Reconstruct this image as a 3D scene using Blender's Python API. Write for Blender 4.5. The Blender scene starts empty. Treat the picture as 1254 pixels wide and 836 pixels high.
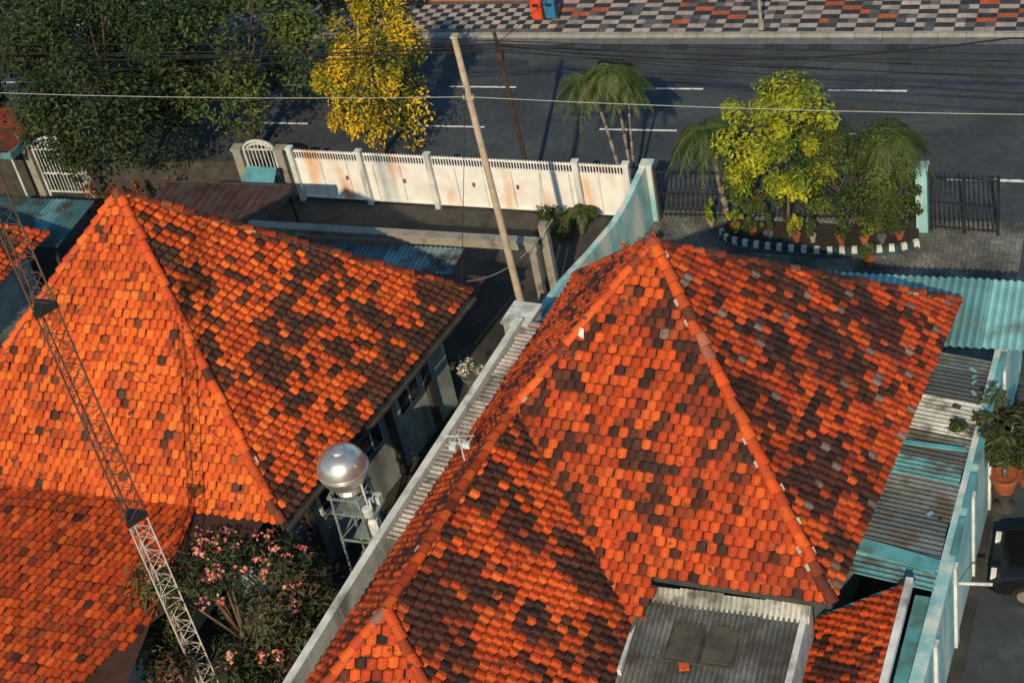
import bpy, bmesh, math, random
import numpy as np
from mathutils import Vector, Matrix, noise
random.seed(7); rs=np.random.RandomState(11)
sc=bpy.context.scene
# ---------------------------------------------------------------- camera
th=math.radians(37.1); az=math.radians(26); H=30.0
F=Vector((-math.sin(az)*math.cos(th),math.cos(az)*math.cos(th),-math.sin(th)))
R0=Vector((math.cos(az),math.sin(az),0)); D0=F.cross(R0)
ro=math.atan2(573,2582)
XI=math.cos(ro)*R0+math.sin(ro)*D0; YI=-math.sin(ro)*R0+math.cos(ro)*D0
cd=bpy.data.cameras.new("camera"); cam=bpy.data.objects.new("camera",cd); sc.collection.objects.link(cam)
M=Matrix.Identity(4)
for i in range(3):
    M[i][0]=XI[i]; M[i][1]=-YI[i]; M[i][2]=-F[i]
M[2][3]=H
cam.matrix_world=M; cd.lens=57.4; cd.sensor_width=36; cd.clip_end=2000; sc.camera=cam
# ---------------------------------------------------------------- light
SUN=Vector((0.13,-0.80,0.54)).normalized()
w=bpy.data.worlds.new("World"); sc.world=w; w.use_nodes=True
nt=w.node_tree; bg=nt.nodes["Background"]; sky=nt.nodes.new("ShaderNodeTexSky")
sky.sky_type='NISHITA'; sky.sun_disc=False
el=math.asin(SUN.z); sky.sun_elevation=el; sky.sun_rotation=math.atan2(SUN.x,SUN.y)
tint=nt.nodes.new("ShaderNodeVectorMath"); tint.operation='MULTIPLY'; tint.inputs[1].default_value=(.85,1.10,1.08)
nt.links.new(sky.outputs[0],tint.inputs[0]); nt.links.new(tint.outputs[0],bg.inputs[0]); bg.inputs[1].default_value=0.115
sl=bpy.data.lights.new("sun",'SUN'); sl.energy=4.7; sl.angle=math.radians(0.6); sl.color=(1,0.75,0.47)
so=bpy.data.objects.new("sun",sl); sc.collection.objects.link(so)
so.rotation_euler=SUN.to_track_quat('Z','Y').to_euler()
sc.view_settings.view_transform='Standard'; sc.view_settings.look='None'
# ---------------------------------------------------------------- materials
def mat(name,rgb=(1,1,1),rough=.8,var=.35,scale=3.,metal=0.,col=False,dirt=None,dscale=.8,dlo=.5,dhi=.65,streak=False,bump=0.,trans=0.,fine=0.,spec=.3):
    m=bpy.data.materials.new(name); m.use_nodes=True; n=m.node_tree.nodes; l=m.node_tree.links
    b=n["Principled BSDF"]; b.inputs["Roughness"].default_value=rough; b.inputs["Metallic"].default_value=metal
    b.inputs["Specular IOR Level"].default_value=spec
    tc=n.new("ShaderNodeTexCoord")
    if col:
        a=n.new("ShaderNodeAttribute"); a.attribute_name="Col"; base=a.outputs["Color"]
    else:
        r=n.new("ShaderNodeRGB"); r.outputs[0].default_value=(*rgb,1); base=r.outputs[0]
    def ns(s,detail=3,vec=None):
        t=n.new("ShaderNodeTexNoise"); t.inputs["Scale"].default_value=s; t.inputs["Detail"].default_value=detail
        l.new(vec or tc.outputs["Object"],t.inputs["Vector"]); return t.outputs["Fac"]
    def mr(src,a0,a1,b0,b1):
        q=n.new("ShaderNodeMapRange"); q.inputs[1].default_value=a0; q.inputs[2].default_value=a1
        q.inputs[3].default_value=b0; q.inputs[4].default_value=b1; l.new(src,q.inputs[0]); return q.outputs[0]
    def mul(cs,fs):
        q=n.new("ShaderNodeVectorMath"); q.operation='SCALE'; l.new(cs,q.inputs[0]); l.new(fs,q.inputs["Scale"]); return q.outputs[0]
    if var>0: base=mul(base,mr(ns(scale),.3,.7,1-var,1+var*.6))
    if fine>0: base=mul(base,mr(ns(scale*9,2),.3,.7,1-fine,1+fine))
    if dirt is not None:
        vec=None
        if streak:
            mp=n.new("ShaderNodeMapping"); mp.inputs["Scale"].default_value=(1,1,.22); l.new(tc.outputs["Object"],mp.inputs[0]); vec=mp.outputs[0]
        fac=mr(ns(dscale,5,vec),dlo,dhi,0,1)
        mx=n.new("ShaderNodeMix"); mx.data_type='RGBA'; l.new(fac,mx.inputs[0]); l.new(base,mx.inputs[6]); mx.inputs[7].default_value=(*dirt,1); base=mx.outputs[2]
    l.new(base,b.inputs["Base Color"])
    if bump>0:
        bp=n.new("ShaderNodeBump"); bp.inputs["Strength"].default_value=bump; bp.inputs["Distance"].default_value=.03
        l.new(ns(scale*8,5),bp.inputs["Height"]); l.new(bp.outputs[0],b.inputs["Normal"])
    if trans>0:
        tr=n.new("ShaderNodeBsdfTranslucent"); l.new(base,tr.inputs[0]); ms=n.new("ShaderNodeMixShader"); ms.inputs[0].default_value=trans
        l.new(b.outputs[0],ms.inputs[1]); l.new(tr.outputs[0],ms.inputs[2]); l.new(ms.outputs[0],n["Material Output"].inputs[0])
    return m
mTile=mat("clay_tile",col=True,var=0,scale=3.5,fine=.22,rough=.78,dirt=(.055,.025,.016),dscale=4,dlo=.60,dhi=.72)
mLeaf=mat("leaf",col=True,var=0,rough=.55,trans=.2,spec=.3)
mBark=mat("bark",(.11,.08,.055),var=.4,scale=8,bump=.5)
mWhite=mat("white_paint_rusty",(.70,.74,.76),var=.12,scale=2,dirt=(.60,.28,.06),dscale=.8,dlo=.53,dhi=.68,streak=True,rough=.6)
mWhiteC=mat("white_paint",(.54,.60,.62),var=.25,scale=2,dirt=(.20,.22,.22),dscale=1.6,dlo=.52,dhi=.70,streak=True)
mCyan=mat("cyan_paint_wall",(.22,.46,.52),var=.25,scale=1.5,dirt=(.50,.58,.58),dscale=1.3,dlo=.47,dhi=.62,streak=True,bump=.2)
mCyan2=mat("cyan_paint",(.08,.28,.34),var=.3,scale=1.5,dirt=(.06,.11,.12),dscale=1.2,dlo=.5,dhi=.68)
mWall=mat("house_wall",(.26,.32,.33),var=.3,scale=1.2,dirt=(.08,.09,.09),dscale=1.,dlo=.48,dhi=.68,streak=True)
mDark=mat("dark_metal",(.02,.022,.024),var=.3,rough=.5)
mUnder=mat("roof_underlay",(.035,.017,.012),var=.3)
mFascia=mat("fascia",(.05,.05,.047),var=.4)
mAsph=mat("asphalt",(.045,.058,.072),var=.3,scale=.35,fine=.18,rough=.85,dirt=(.030,.039,.049),dscale=.5,dlo=.48,dhi=.7)
mGround=mat("ground_soil",(.030,.034,.034),var=.5,scale=.6,dirt=(.055,.053,.045),dscale=.7,dlo=.5,dhi=.65,fine=.2)
mPaint=mat("road_paint",(.62,.65,.68),var=.25,scale=3,dirt=(.12,.13,.14),dscale=5,dlo=.55,dhi=.70)
mCol=mat("painted",col=True,var=.25,scale=2.5,fine=.1,rough=.7)
mColM=mat("corrugated_sheet",col=True,var=.4,scale=1.3,rough=.6,dirt=(.05,.045,.04),dscale=1.6,dlo=.5,dhi=.66,fine=.15)
mConc=mat("concrete",(.28,.28,.25),var=.3,scale=2,dirt=(.12,.11,.10),dscale=2,dlo=.5,dhi=.7,bump=.2)
mGrass=mat("grass",(.045,.075,.02),var=.5,scale=3,fine=.4)
mSteel=mat("stainless",(.72,.71,.68),rough=.34,metal=.85,var=.2,scale=4)
mGlass=mat("glass",(.02,.03,.035),rough=.1,var=0,spec=.6)
mCar=mat("car_paint",(.008,.008,.01),rough=.12,var=0,spec=.7)
mTerra=mat("terracotta",(.26,.08,.035),var=.3,scale=6)
mWire=mat("wire",(.015,.015,.017),var=0)
mWireW=mat("wire_light",(.33,.33,.32),var=0)
# ---------------------------------------------------------------- mesh helper
class MB:
    def __init__(s): s.v=[];s.f=[];s.m=[];s.c=[]
    def add(s,vs,fs,mi=0,col=(1,1,1)):
        o=len(s.v); s.v+= [tuple(p) for p in vs]; s.c+=[col]*len(vs)
        for f in fs: s.f.append([i+o for i in f]); s.m.append(mi)
    def box(s,c,sz,rot=0,mi=0,col=(1,1,1),taper=1.):
        x,y,z=[a/2 for a in sz]; cr,sr=math.cos(rot),math.sin(rot); vs=[]
        for dz in(-z,z):
            k=taper if dz>0 else 1
            for dx,dy in((-x,-y),(x,-y),(x,y),(-x,y)):
                a,b=dx*k,dy*k; vs.append((c[0]+a*cr-b*sr,c[1]+a*sr+b*cr,c[2]+dz))
        s.add(vs,[(3,2,1,0),(4,5,6,7),(0,1,5,4),(1,2,6,5),(2,3,7,6),(3,0,4,7)],mi,col)
    def beam(s,p,q,wd,ht,mi=0,col=(1,1,1)):
        p=Vector(p);q=Vector(q);d=(q-p).normalized(); up=Vector((0,0,1))
        if abs(d.z)>.95: up=Vector((0,1,0))
        sd=d.cross(up).normalized()*wd/2; u=sd.cross(d).normalized()*ht/2
        vs=[p-sd-u,p+sd-u,p+sd+u,p-sd+u,q-sd-u,q+sd-u,q+sd+u,q-sd+u]
        s.add(vs,[(0,1,2,3),(7,6,5,4),(0,4,5,1),(1,5,6,2),(2,6,7,3),(3,7,4,0)],mi,col)
    def cyl(s,p,q,r1,r2=None,n=8,mi=0,col=(1,1,1),cap=True):
        r2=r1 if r2 is None else r2; p=Vector(p);q=Vector(q);d=(q-p).normalized()
        a=d.orthogonal().normalized(); b=d.cross(a); vs=[]
        for c,r in((p,r1),(q,r2)):
            for i in range(n):
                t=2*math.pi*i/n; vs.append(c+a*math.cos(t)*r+b*math.sin(t)*r)
        fs=[(i,(i+1)%n,n+(i+1)%n,n+i) for i in range(n)]
        if cap: fs+=[tuple(range(n-1,-1,-1)),tuple(range(n,2*n))]
        s.add(vs,fs,mi,col)
    def lathe(s,c,prof,n=24,mi=0,col=(1,1,1)):
        vs=[];k=len(prof)
        for r,z in prof:
            for i in range(n):
                t=2*math.pi*i/n; vs.append((c[0]+r*math.cos(t),c[1]+r*math.sin(t),c[2]+z))
        fs=[(j*n+i,j*n+(i+1)%n,(j+1)*n+(i+1)%n,(j+1)*n+i) for j in range(k-1) for i in range(n)]
        fs+=[tuple(range(n-1,-1,-1)),tuple(range((k-1)*n,k*n))]
        s.add(vs,fs,mi,col)
    def prism(s,poly,z0,z1,mi=0,col=(1,1,1)):
        n=len(poly); vs=[(x,y,z0) for x,y in poly]+[(x,y,z1) for x,y in poly]
        s.add(vs,[tuple(range(n-1,-1,-1)),tuple(range(n,2*n))]+[(i,(i+1)%n,n+(i+1)%n,n+i) for i in range(n)],mi,col)
    def obj(s,name,mats,parent=None,smooth=False):
        me=bpy.data.meshes.new(name); me.from_pydata(s.v,[],s.f); 
        for m in mats: me.materials.append(m)
        me.polygons.foreach_set("material_index",s.m)
        ca=me.color_attributes.new("Col",'FLOAT_COLOR','POINT')
        c=np.ones((len(s.v),4),dtype=np.float32); c[:,:3]=np.array(s.c,dtype=np.float32).reshape(-1,3); ca.data.foreach_set("color",c.ravel())
        if smooth: me.polygons.foreach_set("use_smooth",[True]*len(me.polygons))
        me.update(); o=bpy.data.objects.new(name,me); sc.collection.objects.link(o)
        if parent: o.parent=parent
        return o
def group(name):
    e=bpy.data.objects.new(name,None); sc.collection.objects.link(e); e.empty_display_size=.3; return e
# ---------------------------------------------------------------- roof tiles
TW,TE=.232,.228
OR=[(.62,.095,.013),(.56,.076,.011),(.68,.120,.018),(.46,.056,.010),(.60,.088,.013),(.52,.066,.010)]
DK=[(.030,.016,.013),(.048,.022,.015),(.020,.014,.013),(.036,.022,.018)]
LC=[(.22,.17,.14),(.17,.13,.11)]
# dark share, half-weathered share, lichen share, brightness, green-channel lift
STY={'bright':(.035,.12,.0,1.10,1.14),'eastL':(.40,.10,.0,1.14,1.06),'front':(.24,.32,.002,.88,.95),'east':(.50,.30,.04,.82,.92),'wing':(.34,.20,.0,.98,.97),'west':(.20,.38,.002,.90,.95),'lower':(.015,.26,.0,.90,1.0)}
NU=5
def tile_tpl():
    us=np.linspace(-.5,.5,NU+1)*TW*.95; h=.036*(0.5+0.5*np.cos(2*np.pi*us/TW))**1.2
    lowv=-.036*np.cos(np.pi*us/TW)
    r0=np.stack([us,lowv+.004,.022+h-.016],1); r1=np.stack([us,lowv,.084+h],1); rm=np.stack([us*.98,np.full_like(us,TE*.70),.040+h*.9],1)
    rn=np.stack([us*.98,np.full_like(us,TE*.90),.030+h*.9],1); r2=np.stack([us*.97,np.full_like(us,TE*1.12),.020+h*.8],1)
    V=np.concatenate([r0,r1,rm,rn,r2]); k=NU+1; fs=[]
    for r in range(4):
        for i in range(NU): fs.append((r*k+i,r*k+i+1,(r+1)*k+i+1,(r+1)*k+i))
    fs+=[(0,k,2*k,3*k,4*k),(NU,4*k+NU,3*k+NU,2*k+NU,k+NU)]
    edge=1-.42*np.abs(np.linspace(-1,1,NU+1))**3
    m=np.concatenate([np.full(k,.20),edge*.92,edge*.95,edge*.38,np.full(k,.18)])  # course shadow lines painted into vertex colour: dark lips, upper rows, side edges
    return V,fs,m
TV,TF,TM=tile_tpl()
def roof_face(name,parent,pts,flags,style,O=None,seed=0):
    pts=[Vector(p) for p in pts]; N=(pts[1]-pts[0]).cross(pts[2]-pts[0]).normalized()
    if N.z<0: N=-N
    U=Vector((0,0,1)).cross(N).normalized(); V=N.cross(U).normalized()
    if O is None: O=min(pts,key=lambda p:p.z)
    O=Vector(O); P2=[((p-O).dot(U),(p-O).dot(V)) for p in pts]; n=len(pts)
    area=sum(P2[i][0]*P2[(i+1)%n][1]-P2[(i+1)%n][0]*P2[i][1] for i in range(n))
    sg=1 if area>0 else -1
    edges=[]
    for i in range(n):
        a=P2[i];b=P2[(i+1)%n];dx,dy=b[0]-a[0],b[1]-a[1];L=math.hypot(dx,dy); edges.append((a,(-dy/L*sg,dx/L*sg),flags[i]))
    u0=min(p[0] for p in P2);u1=max(p[0] for p in P2);v0=min(p[1] for p in P2);v1=max(p[1] for p in P2)
    pd,pm,pl,br,gl=STY[style]; VV=[];CC=[];FF=[];cnt=0
    for j in range(math.floor(v0/TE)-1,math.ceil(v1/TE)+1):
        for i in range(math.floor(u0/TW)-1,math.ceil(u1/TW)+2):
            cu=(i+.5*(j%2))*TW; cv=j*TE; ok=True; tcn=(cu,cv+TE*.5)
            for a,nn,fl in edges:
                d=(tcn[0]-a[0])*nn[0]+(tcn[1]-a[1])*nn[1]
                if d<(-.3 if fl=='h' else -.06): ok=False;break
            if not ok: continue
            r=random.Random(i*7919+j*104729+seed)
            wp=O+U*cu+V*tcn[1]
            sv=Vector((tcn[0]*.9,tcn[1]*.55,seed*3.7))
            nz=noise.noise(sv)*1.3+noise.noise(wp*1.9)*.9
            q=r.random(); fd=min(.85,pd*max(.10,1+nz*2.6)); o_=np.array(r.choice(OR)); dk=np.array(r.choice(DK))
            if q<fd: bl=.90+.10*r.random()
            elif q<fd+pm*(1+nz*.7): bl=.25+.45*r.random()
            else: bl=.14*r.random()
            c=o_*(1-bl)+dk*bl
            if r.random()<pl: c=np.array(r.choice(LC))
            k=br*(.84+.30*r.random())*(1+.25*noise.noise(wp*.35)+.12*noise.noise(wp*1.3)); c=c*k*np.array([1,gl,1])
            T=TV.copy(); a=r.gauss(0,.03); T[:,2]+=r.gauss(0,.006)+T[:,0]*r.gauss(0,.06)
            sag=.03*(1+noise.noise(wp*.6)); cv2=cv+.04*noise.noise(Vector((cu*.5,j*.35,seed)))
            ca,sa=math.cos(a),math.sin(a)
            x=T[:,0]*ca-T[:,1]*sa+cu+r.gauss(0,.008); y=T[:,0]*sa+T[:,1]*ca+cv2+r.gauss(0,.012); z=T[:,2]+sag
            W=np.outer(x,U)+np.outer(y,V)+np.outer(z,N)+np.array(O)
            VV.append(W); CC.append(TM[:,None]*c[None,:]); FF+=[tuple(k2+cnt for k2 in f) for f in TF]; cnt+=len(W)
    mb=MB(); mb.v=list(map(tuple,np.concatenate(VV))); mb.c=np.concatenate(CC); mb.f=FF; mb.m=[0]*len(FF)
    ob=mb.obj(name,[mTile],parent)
    bm=bmesh.new(); bm.from_mesh(ob.data)
    for a,nn,fl in edges:
        if fl!='h': continue
        co=O+U*a[0]+V*a[1]; no=-(U*nn[0]+V*nn[1])
        bmesh.ops.bisect_plane(bm,geom=bm.verts[:]+bm.edges[:]+bm.faces[:],plane_co=co,plane_no=no,clear_outer=True)
    bm.to_mesh(ob.data); bm.free()
    ub=MB(); ub.add([p+N*.004 for p in pts],[tuple(range(n))]); ub.obj(name+"_deck",[mUnder],parent)
    return ob
def hip_caps(name,parent,lines,darkp=.25,grey=.1,r=.125,br=.95):
    mb=MB()
    for P,Q in lines:
        P=Vector(P);Q=Vector(Q);d=(Q-P);L=d.length;d.normalize(); sd=d.cross(Vector((0,0,1))).normalized(); up=sd.cross(d).normalized()
        n=max(1,int(L/.32)); st=L/n
        for i in range(n):
            a=P+d*(i*st-.03); b=P+d*((i+1)*st+.03); q=random.random()
            o_=np.array(random.choice(OR)); dk=np.array(random.choice(DK))
            bl=.6+.4*random.random() if q<darkp else .35*random.random()**1.5
            c=o_*(1-bl)+dk*bl
            if random.random()<grey*.5: c=c*.5+np.array(LC[0])*.5
            c=tuple(c*br*(.85+.3*random.random())); vs=[];m=8
            j=sd*random.gauss(0,.018)+up*(random.gauss(0,.008)+.03)
            for pt,rr,lift in((a,r*.84,.045),(b,r*1.08,.08)):
                for t in range(m+1):
                    an=math.pi*t/m; vs.append(pt+j+sd*math.cos(an)*rr+up*(math.sin(an)*rr*.85+lift-.02))
            mb.add(vs,[(t,t+1,m+2+t,m+1+t) for t in range(m)],0,c)
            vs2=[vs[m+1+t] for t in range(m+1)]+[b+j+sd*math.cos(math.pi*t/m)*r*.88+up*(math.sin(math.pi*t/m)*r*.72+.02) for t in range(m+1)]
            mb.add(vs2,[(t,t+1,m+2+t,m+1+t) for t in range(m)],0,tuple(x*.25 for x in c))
            if random.random()<grey*1.6:
                p=a.lerp(b,random.random())+sd*random.choice((-1,1))*r*1.05+up*.08
                mb.beam(p-d*.08,p+d*.08,.07,.05,0,(.36,.31,.27))
        mb.beam(P+up*.05,Q+up*.05,.2,.08,0,(.10,.05,.035))
    return mb.obj(name,[mTile],parent,smooth=False)
def corrugated(mb,o,u,v,lu,lv,pitch=.16,amp=.022,cols=((.2,.2,.2),),sheet=.8,mi=0,rows=1):
    o=Vector(o);u=Vector(u).normalized();v=Vector(v).normalized();n=u.cross(v).normalized()
    if n.z<0:n=-n
    ns=max(1,round(lu/sheet))
    for r_ in range(rows):
        for s_ in range(ns):
            c=random.choice(cols);k=.8+.4*random.random();c=tuple(x*k for x in c)
            a=s_*lu/ns;b=(s_+1)*lu/ns+.03;m=int((b-a)/pitch*6);z0=random.random()*.012+ (s_%2)*.008
            va=r_*lv/rows-.05*(r_>0)+random.gauss(0,.02);vb=(r_+1)*lv/rows+random.gauss(0,.02)
            o0=len(mb.v)
            for i in range(m+1):
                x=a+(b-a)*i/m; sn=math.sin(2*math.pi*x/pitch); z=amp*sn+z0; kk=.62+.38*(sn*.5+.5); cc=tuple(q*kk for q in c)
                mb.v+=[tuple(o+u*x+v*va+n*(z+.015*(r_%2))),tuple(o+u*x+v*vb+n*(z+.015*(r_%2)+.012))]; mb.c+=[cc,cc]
            for i in range(m): mb.f.append([o0+2*i,o0+2*i+1,o0+2*i+3,o0+2*i+2]); mb.m.append(mi)
def lerp(a,b,t): return tuple(a[i]+(b[i]-a[i])*t for i in range(3))
# ================================================================= RIGHT HOUSE
rh=group("tiled_roof_house")
A=(-10.0,28.65,9.0);FR=(-5.45,23.5,3.6);BR=(-4.0,34.1,3.6);BL=(-14.35,34.3,3.6);FL=(-15.5,24.0,3.6)
J=lerp(A,FL,.55)
def plane_z(a,b,c,x,y):
    a,b,c=Vector(a),Vector(b),Vector(c);n=(b-a).cross(c-a);return a.z-(n.x*(x-a.x)+n.y*(y-a.y))/n.z
K=(J[0]-.107*6.4,J[1]-6.4,J[2])
Vv=(-9.6,22.75,plane_z(A,FR,FL,-9.6,22.75))
t=(3.6-J[2])/(Vv[2]-J[2]); Q1=lerp(J,Vv,t)
E=(-9.4,0,3.6); ey=FL[1]+(FR[1]-FL[1])*(E[0]-FL[0])/(FR[0]-FL[0]); E=(-9.4,ey,3.6)
WL=(-16.32,16.4,3.6); WR=(-10.3,16.4,Vv[2])
X=(FL[0]+(BL[0]-FL[0])*(2.2/10.3),FL[1]+2.2,3.6)
roof_face("roof_front",rh,[A,J,Q1,FR],'hheh','front',seed=1,O=FR)
roof_face("roof_front_valley_tip",rh,[Q1,Vv,E],'hee','front',seed=1,O=FR)
roof_face("roof_east",rh,[A,FR,BR],'heh','east',seed=2)
roof_face("roof_north",rh,[A,BR,BL],'heh','east',seed=3)
roof_face("roof_west",rh,[A,BL,X,J],'hehh','west',seed=4,O=FL)
roof_face("roof_wing_west",rh,[J,X,WL,K],'hehh','west',seed=4,O=FL)
roof_face("roof_wing_east",rh,[J,K,WR,Vv],'hheh','wing',seed=5)
roof_face("roof_wing_south",rh,[K,WL,WR],'heh','wing',seed=6)
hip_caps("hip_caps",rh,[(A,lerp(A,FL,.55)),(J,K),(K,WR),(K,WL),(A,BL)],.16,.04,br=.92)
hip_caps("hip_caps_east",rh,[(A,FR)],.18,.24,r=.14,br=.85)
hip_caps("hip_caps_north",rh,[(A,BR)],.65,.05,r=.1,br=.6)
mb=MB(); mb.lathe((A[0],A[1],A[2]),[(.22,0),(.18,.12),(.10,.18),(.03,.22)],12,0,(.25,.05,.02)); mb.obj("apex_cap",[mTile],rh)
mb=MB()
mb.prism([(-14.9,24.6),(-6.1,24.2),(-4.7,33.4),(-13.8,33.6)],0,3.5); mb.prism([(-15.7,17),(-10.9,17),(-10.3,24.1),(-14.9,24.1)],0,2.8)
mb.obj("walls",[mWall],rh)
mb=MB()
for p,q in((FR,BR),(BR,BL),(BL,WL),(WL,WR),(WR,Vv),(E,FR)):
    mb.beam((p[0],p[1],p[2]-.10),(q[0],q[1],q[2]-.10),.05,.16)
mb.obj("fascia",[mFascia],rh)
mb=MB(); mb.beam(lerp(J,Vv,.02),lerp(J,Vv,.98),.18,.14); mb.obj("valley_gutter",[mDark],rh)
mb=MB(); mb.add([(-11.55,27.05,7.54),(-11.40,27.0,7.5),(-11.41,27.16,7.66),(-11.5,27.18,7.68)],[(0,1,2,3)],0,(.6,.57,.5)); mb.obj("patch_sheet",[mCol],rh)
# ================================================================= LEFT HOUSE
lh=group("tiled_roof_house")
A2=(-23.6,28.4,10.0);BR2=(-17.25,33.4,3.6);FR2=(-18.85,23.95,3.6);FL2=(-29.9,23.95,3.6);BL2=(-28.4,33.4,3.6)
roof_face("roof_front",lh,[A2,FL2,FR2],'heh','bright',seed=11)
roof_face("roof_east",lh,[A2,FR2,BR2],'heh','eastL',seed=12)
roof_face("roof_north",lh,[A2,BR2,BL2],'heh','eastL',seed=13)
roof_face("roof_west",lh,[A2,BL2,FL2],'heh','bright',seed=14)
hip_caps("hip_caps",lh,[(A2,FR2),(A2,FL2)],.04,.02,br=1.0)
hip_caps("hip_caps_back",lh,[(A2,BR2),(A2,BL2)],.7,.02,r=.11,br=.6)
mb=MB(); mb.lathe((A2[0],A2[1],A2[2]),[(.2,0),(.16,.12),(.1,.18),(.03,.22)],12,0,(.14,.04,.02)); mb.obj("apex_cap",[mTile],lh)
roof_face("roof_verandah",lh,[(-34.5,24.3,3.80),(-36,16,1.6),(-21.0,16,1.6),(-21.1,20.9,2.95),(-19.5,22.9,3.43),(-19.1,24.3,3.80)],'heheeh','lower',seed=15,O=(-21.9,16,1.6))
mb=MB(); mb.prism([(-29.2,24.5),(-19.5,24.7),(-18.1,32.7),(-27.7,32.7)],0,3.5)
mb.prism([(-35,16.8),(-22.3,16.8),(-21.9,24.2),(-34.2,24.2)],0,1.7); mb.obj("walls",[mWall],lh)
mb=MB()
for p,q in((FR2,BR2),(BR2,BL2),(BL2,FL2)): mb.beam((p[0],p[1],p[2]-.12),(q[0],q[1],q[2]-.12),.06,.2)
mb.obj("fascia",[mFascia],lh)
mb=MB()
dx,dy=1.4,8.2
for tt in(.14,.38,.62,.86):
    x=-19.5+dx*tt;y=24.5+dy*tt
    mb.box((x+.05,y,1.75),(.16,.22,3.4),-.17,1)
for tt in(.26,.5,.74):
    x=-19.5+dx*tt;y=24.5+dy*tt
    mb.box((x+.03,y,2.25),(.1,1.1,1.1),-.17,0); mb.box((x+.07,y,2.25),(.08,.96,.96),-.17,2); mb.box((x+.1,y,2.25),(.06,.05,.96),-.17,0)
mb.obj("windows",[mWhiteC,mFascia,mGlass],lh)
mb=MB(); mb.beam((-18.72,23.95,3.38),(-17.12,33.4,3.38),.10,.08); mb.obj("gutter",[mFascia],lh)
nh=group("tiled_roof_house")
nA=(-36.5,32.0,6.6)
for i,(p,q) in enumerate((((-41,27.2,3.2),(-33.6,27.6,3.2)),((-33.6,27.6,3.2),(-33.0,35.6,3.2)),((-33.0,35.6,3.2),(-41,35.8,3.2)),((-41,35.8,3.2),(-41,27.2,3.2)))):
    roof_face("roof_%d"%i,nh,[nA,p,q],'heh','eastL',seed=20+i)
hip_caps("hip_caps",nh,[(nA,(-33.6,27.6,3.2)),(nA,(-33.0,35.6,3.2))],.3,.05)
mb=MB(); mb.prism([(-40.4,27.8),(-34.2,28.2),(-33.6,35),(-40.4,35.2)],0,3.1); mb.obj("walls",[mWall],nh)
# ================================================================= GROUND / ROAD
mb=MB(); mb.add([(-500,-300,0),(500,-300,0),(500,700,0),(-500,700,0)],[(0,1,2,3)]); mb.obj("ground",[mGround])
mb=MB(); mb.add([(-400,42.95,.004),(400,42.95,.004),(400,54.45,.004),(-400,54.45,.004)],[(0,1,2,3)]); mb.obj("road",[mAsph])
mb=MB()
for i in range(-30,20):
    x=-24.95+7.3*i
    mb.add([(x,50.59,.010),(x+2.75,50.59,.010),(x+2.75,50.70,.010),(x,50.70,.010)],[(0,1,2,3)])
    x=-25.35+7.3*i
    mb.add([(x,47.72,.010),(x+2.85,47.72,.010),(x+2.85,47.83,.010),(x,47.83,.010)],[(0,1,2,3)])
mb.add([(-5.6,45.12,.010),(200,45.12,.010),(200,45.26,.010),(-5.6,45.26,.010)],[(0,1,2,3)])
mb.obj("road_markings",[mPaint])
mb=MB()
for k,(x,y,a,b) in enumerate([(-10,52.2,3.2,.9),(-19,49.2,1.6,1.1),(-6.5,48.6,2.2,.7),(-23.5,52.5,2.4,.6),(-1.5,47,2.5,1.2),(-13,46.3,1.4,.8)]):
    pts=[]
    for i in range(14):
        t=i/14*6.283; q=1+.18*noise.noise(Vector((math.cos(t)*2,math.sin(t)*2,k))); pts.append((x+math.copysign(abs(math.cos(t))**.5,math.cos(t))*a*.5*q,y+math.copysign(abs(math.sin(t))**.5,math.sin(t))*b*.5*q,.0068))
    mb.add(pts,[tuple(range(14))],0,(.028,.035,.043) if k%2 else (.058,.066,.076))
mb.cyl((-16.3,49.3,.004),(-16.3,49.3,.014),.32,n=20,col=(.03,.03,.033)); mb.obj("road_patches",[mCol])
mb=MB()
for i in range(-60,40):
    x=i*1.0; mb.box((x+.5,54.55,.075),(.985,.2,.17),0,0,(.27,.27,.27) )
    mb.box((x+.5,54.2,.012),(.99,.45,.02),0,0,(.12,.13,.15))
mb.obj("kerb",[mCol])
mb=MB(); G=[(.33,.28,.25),(.38,.33,.30),(.028,.033,.040),(.04,.047,.055),(.10,.10,.105)]
s=.36
for i in range(-150,60):
    for j in range(8):
        x=i*s;y=54.68+j*s*.96; r=random.Random(i*31+j*977)
        if x<-22.6:
            c=G[1] if (i+j)%2 else G[2]
            if j in(0,7): c=G[4]
        else:
            ph=(i//2+(j if (i//10)%2 else -j))%4; c=(G[0],G[2],G[1],G[3])[ph]
            if (i//8)%2==0 and ph==2 and 1<j<7: c=(.38,.09,.035)
            if r.random()<.12: c=G[4]
        k=.8+.35*r.random(); c=tuple(a*k for a in c)
        mb.add([(x,y,.125),(x+s*.97,y,.125),(x+s*.97,y+s*.93,.125),(x,y+s*.93,.125)],[(0,1,2,3)],0,c)
mb.box((-16,56.1,.06),(72,2.9,.12),0,0,(.08,.08,.08)); mb.obj("pavement",[mCol])
mb=MB(); mb.box((0,57.6,.1),(300,.35,.24),0,0,(.42,.15,.05)); mb.obj("planter_kerb",[mCol])
mb=MB(); mb.add([(-300,57.75,.12),(300,57.75,.12),(300,120,.12),(-300,120,.12)],[(0,1,2,3)]); mb.obj("grass_verge",[mGrass])
mb=MB()
for x in(-21.2,-19.3,-16.6,-12.9,-11.2,-8.4,-26):
    mb.box((x,53.75,.012),(.75,.42,.014),0,0)
    for k in range(6): mb.box((x-.3+k*.12,53.75,.022),(.05,.34,.012),0,1)
mb.obj("drain_grate",[mDark,mFascia])
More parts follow.
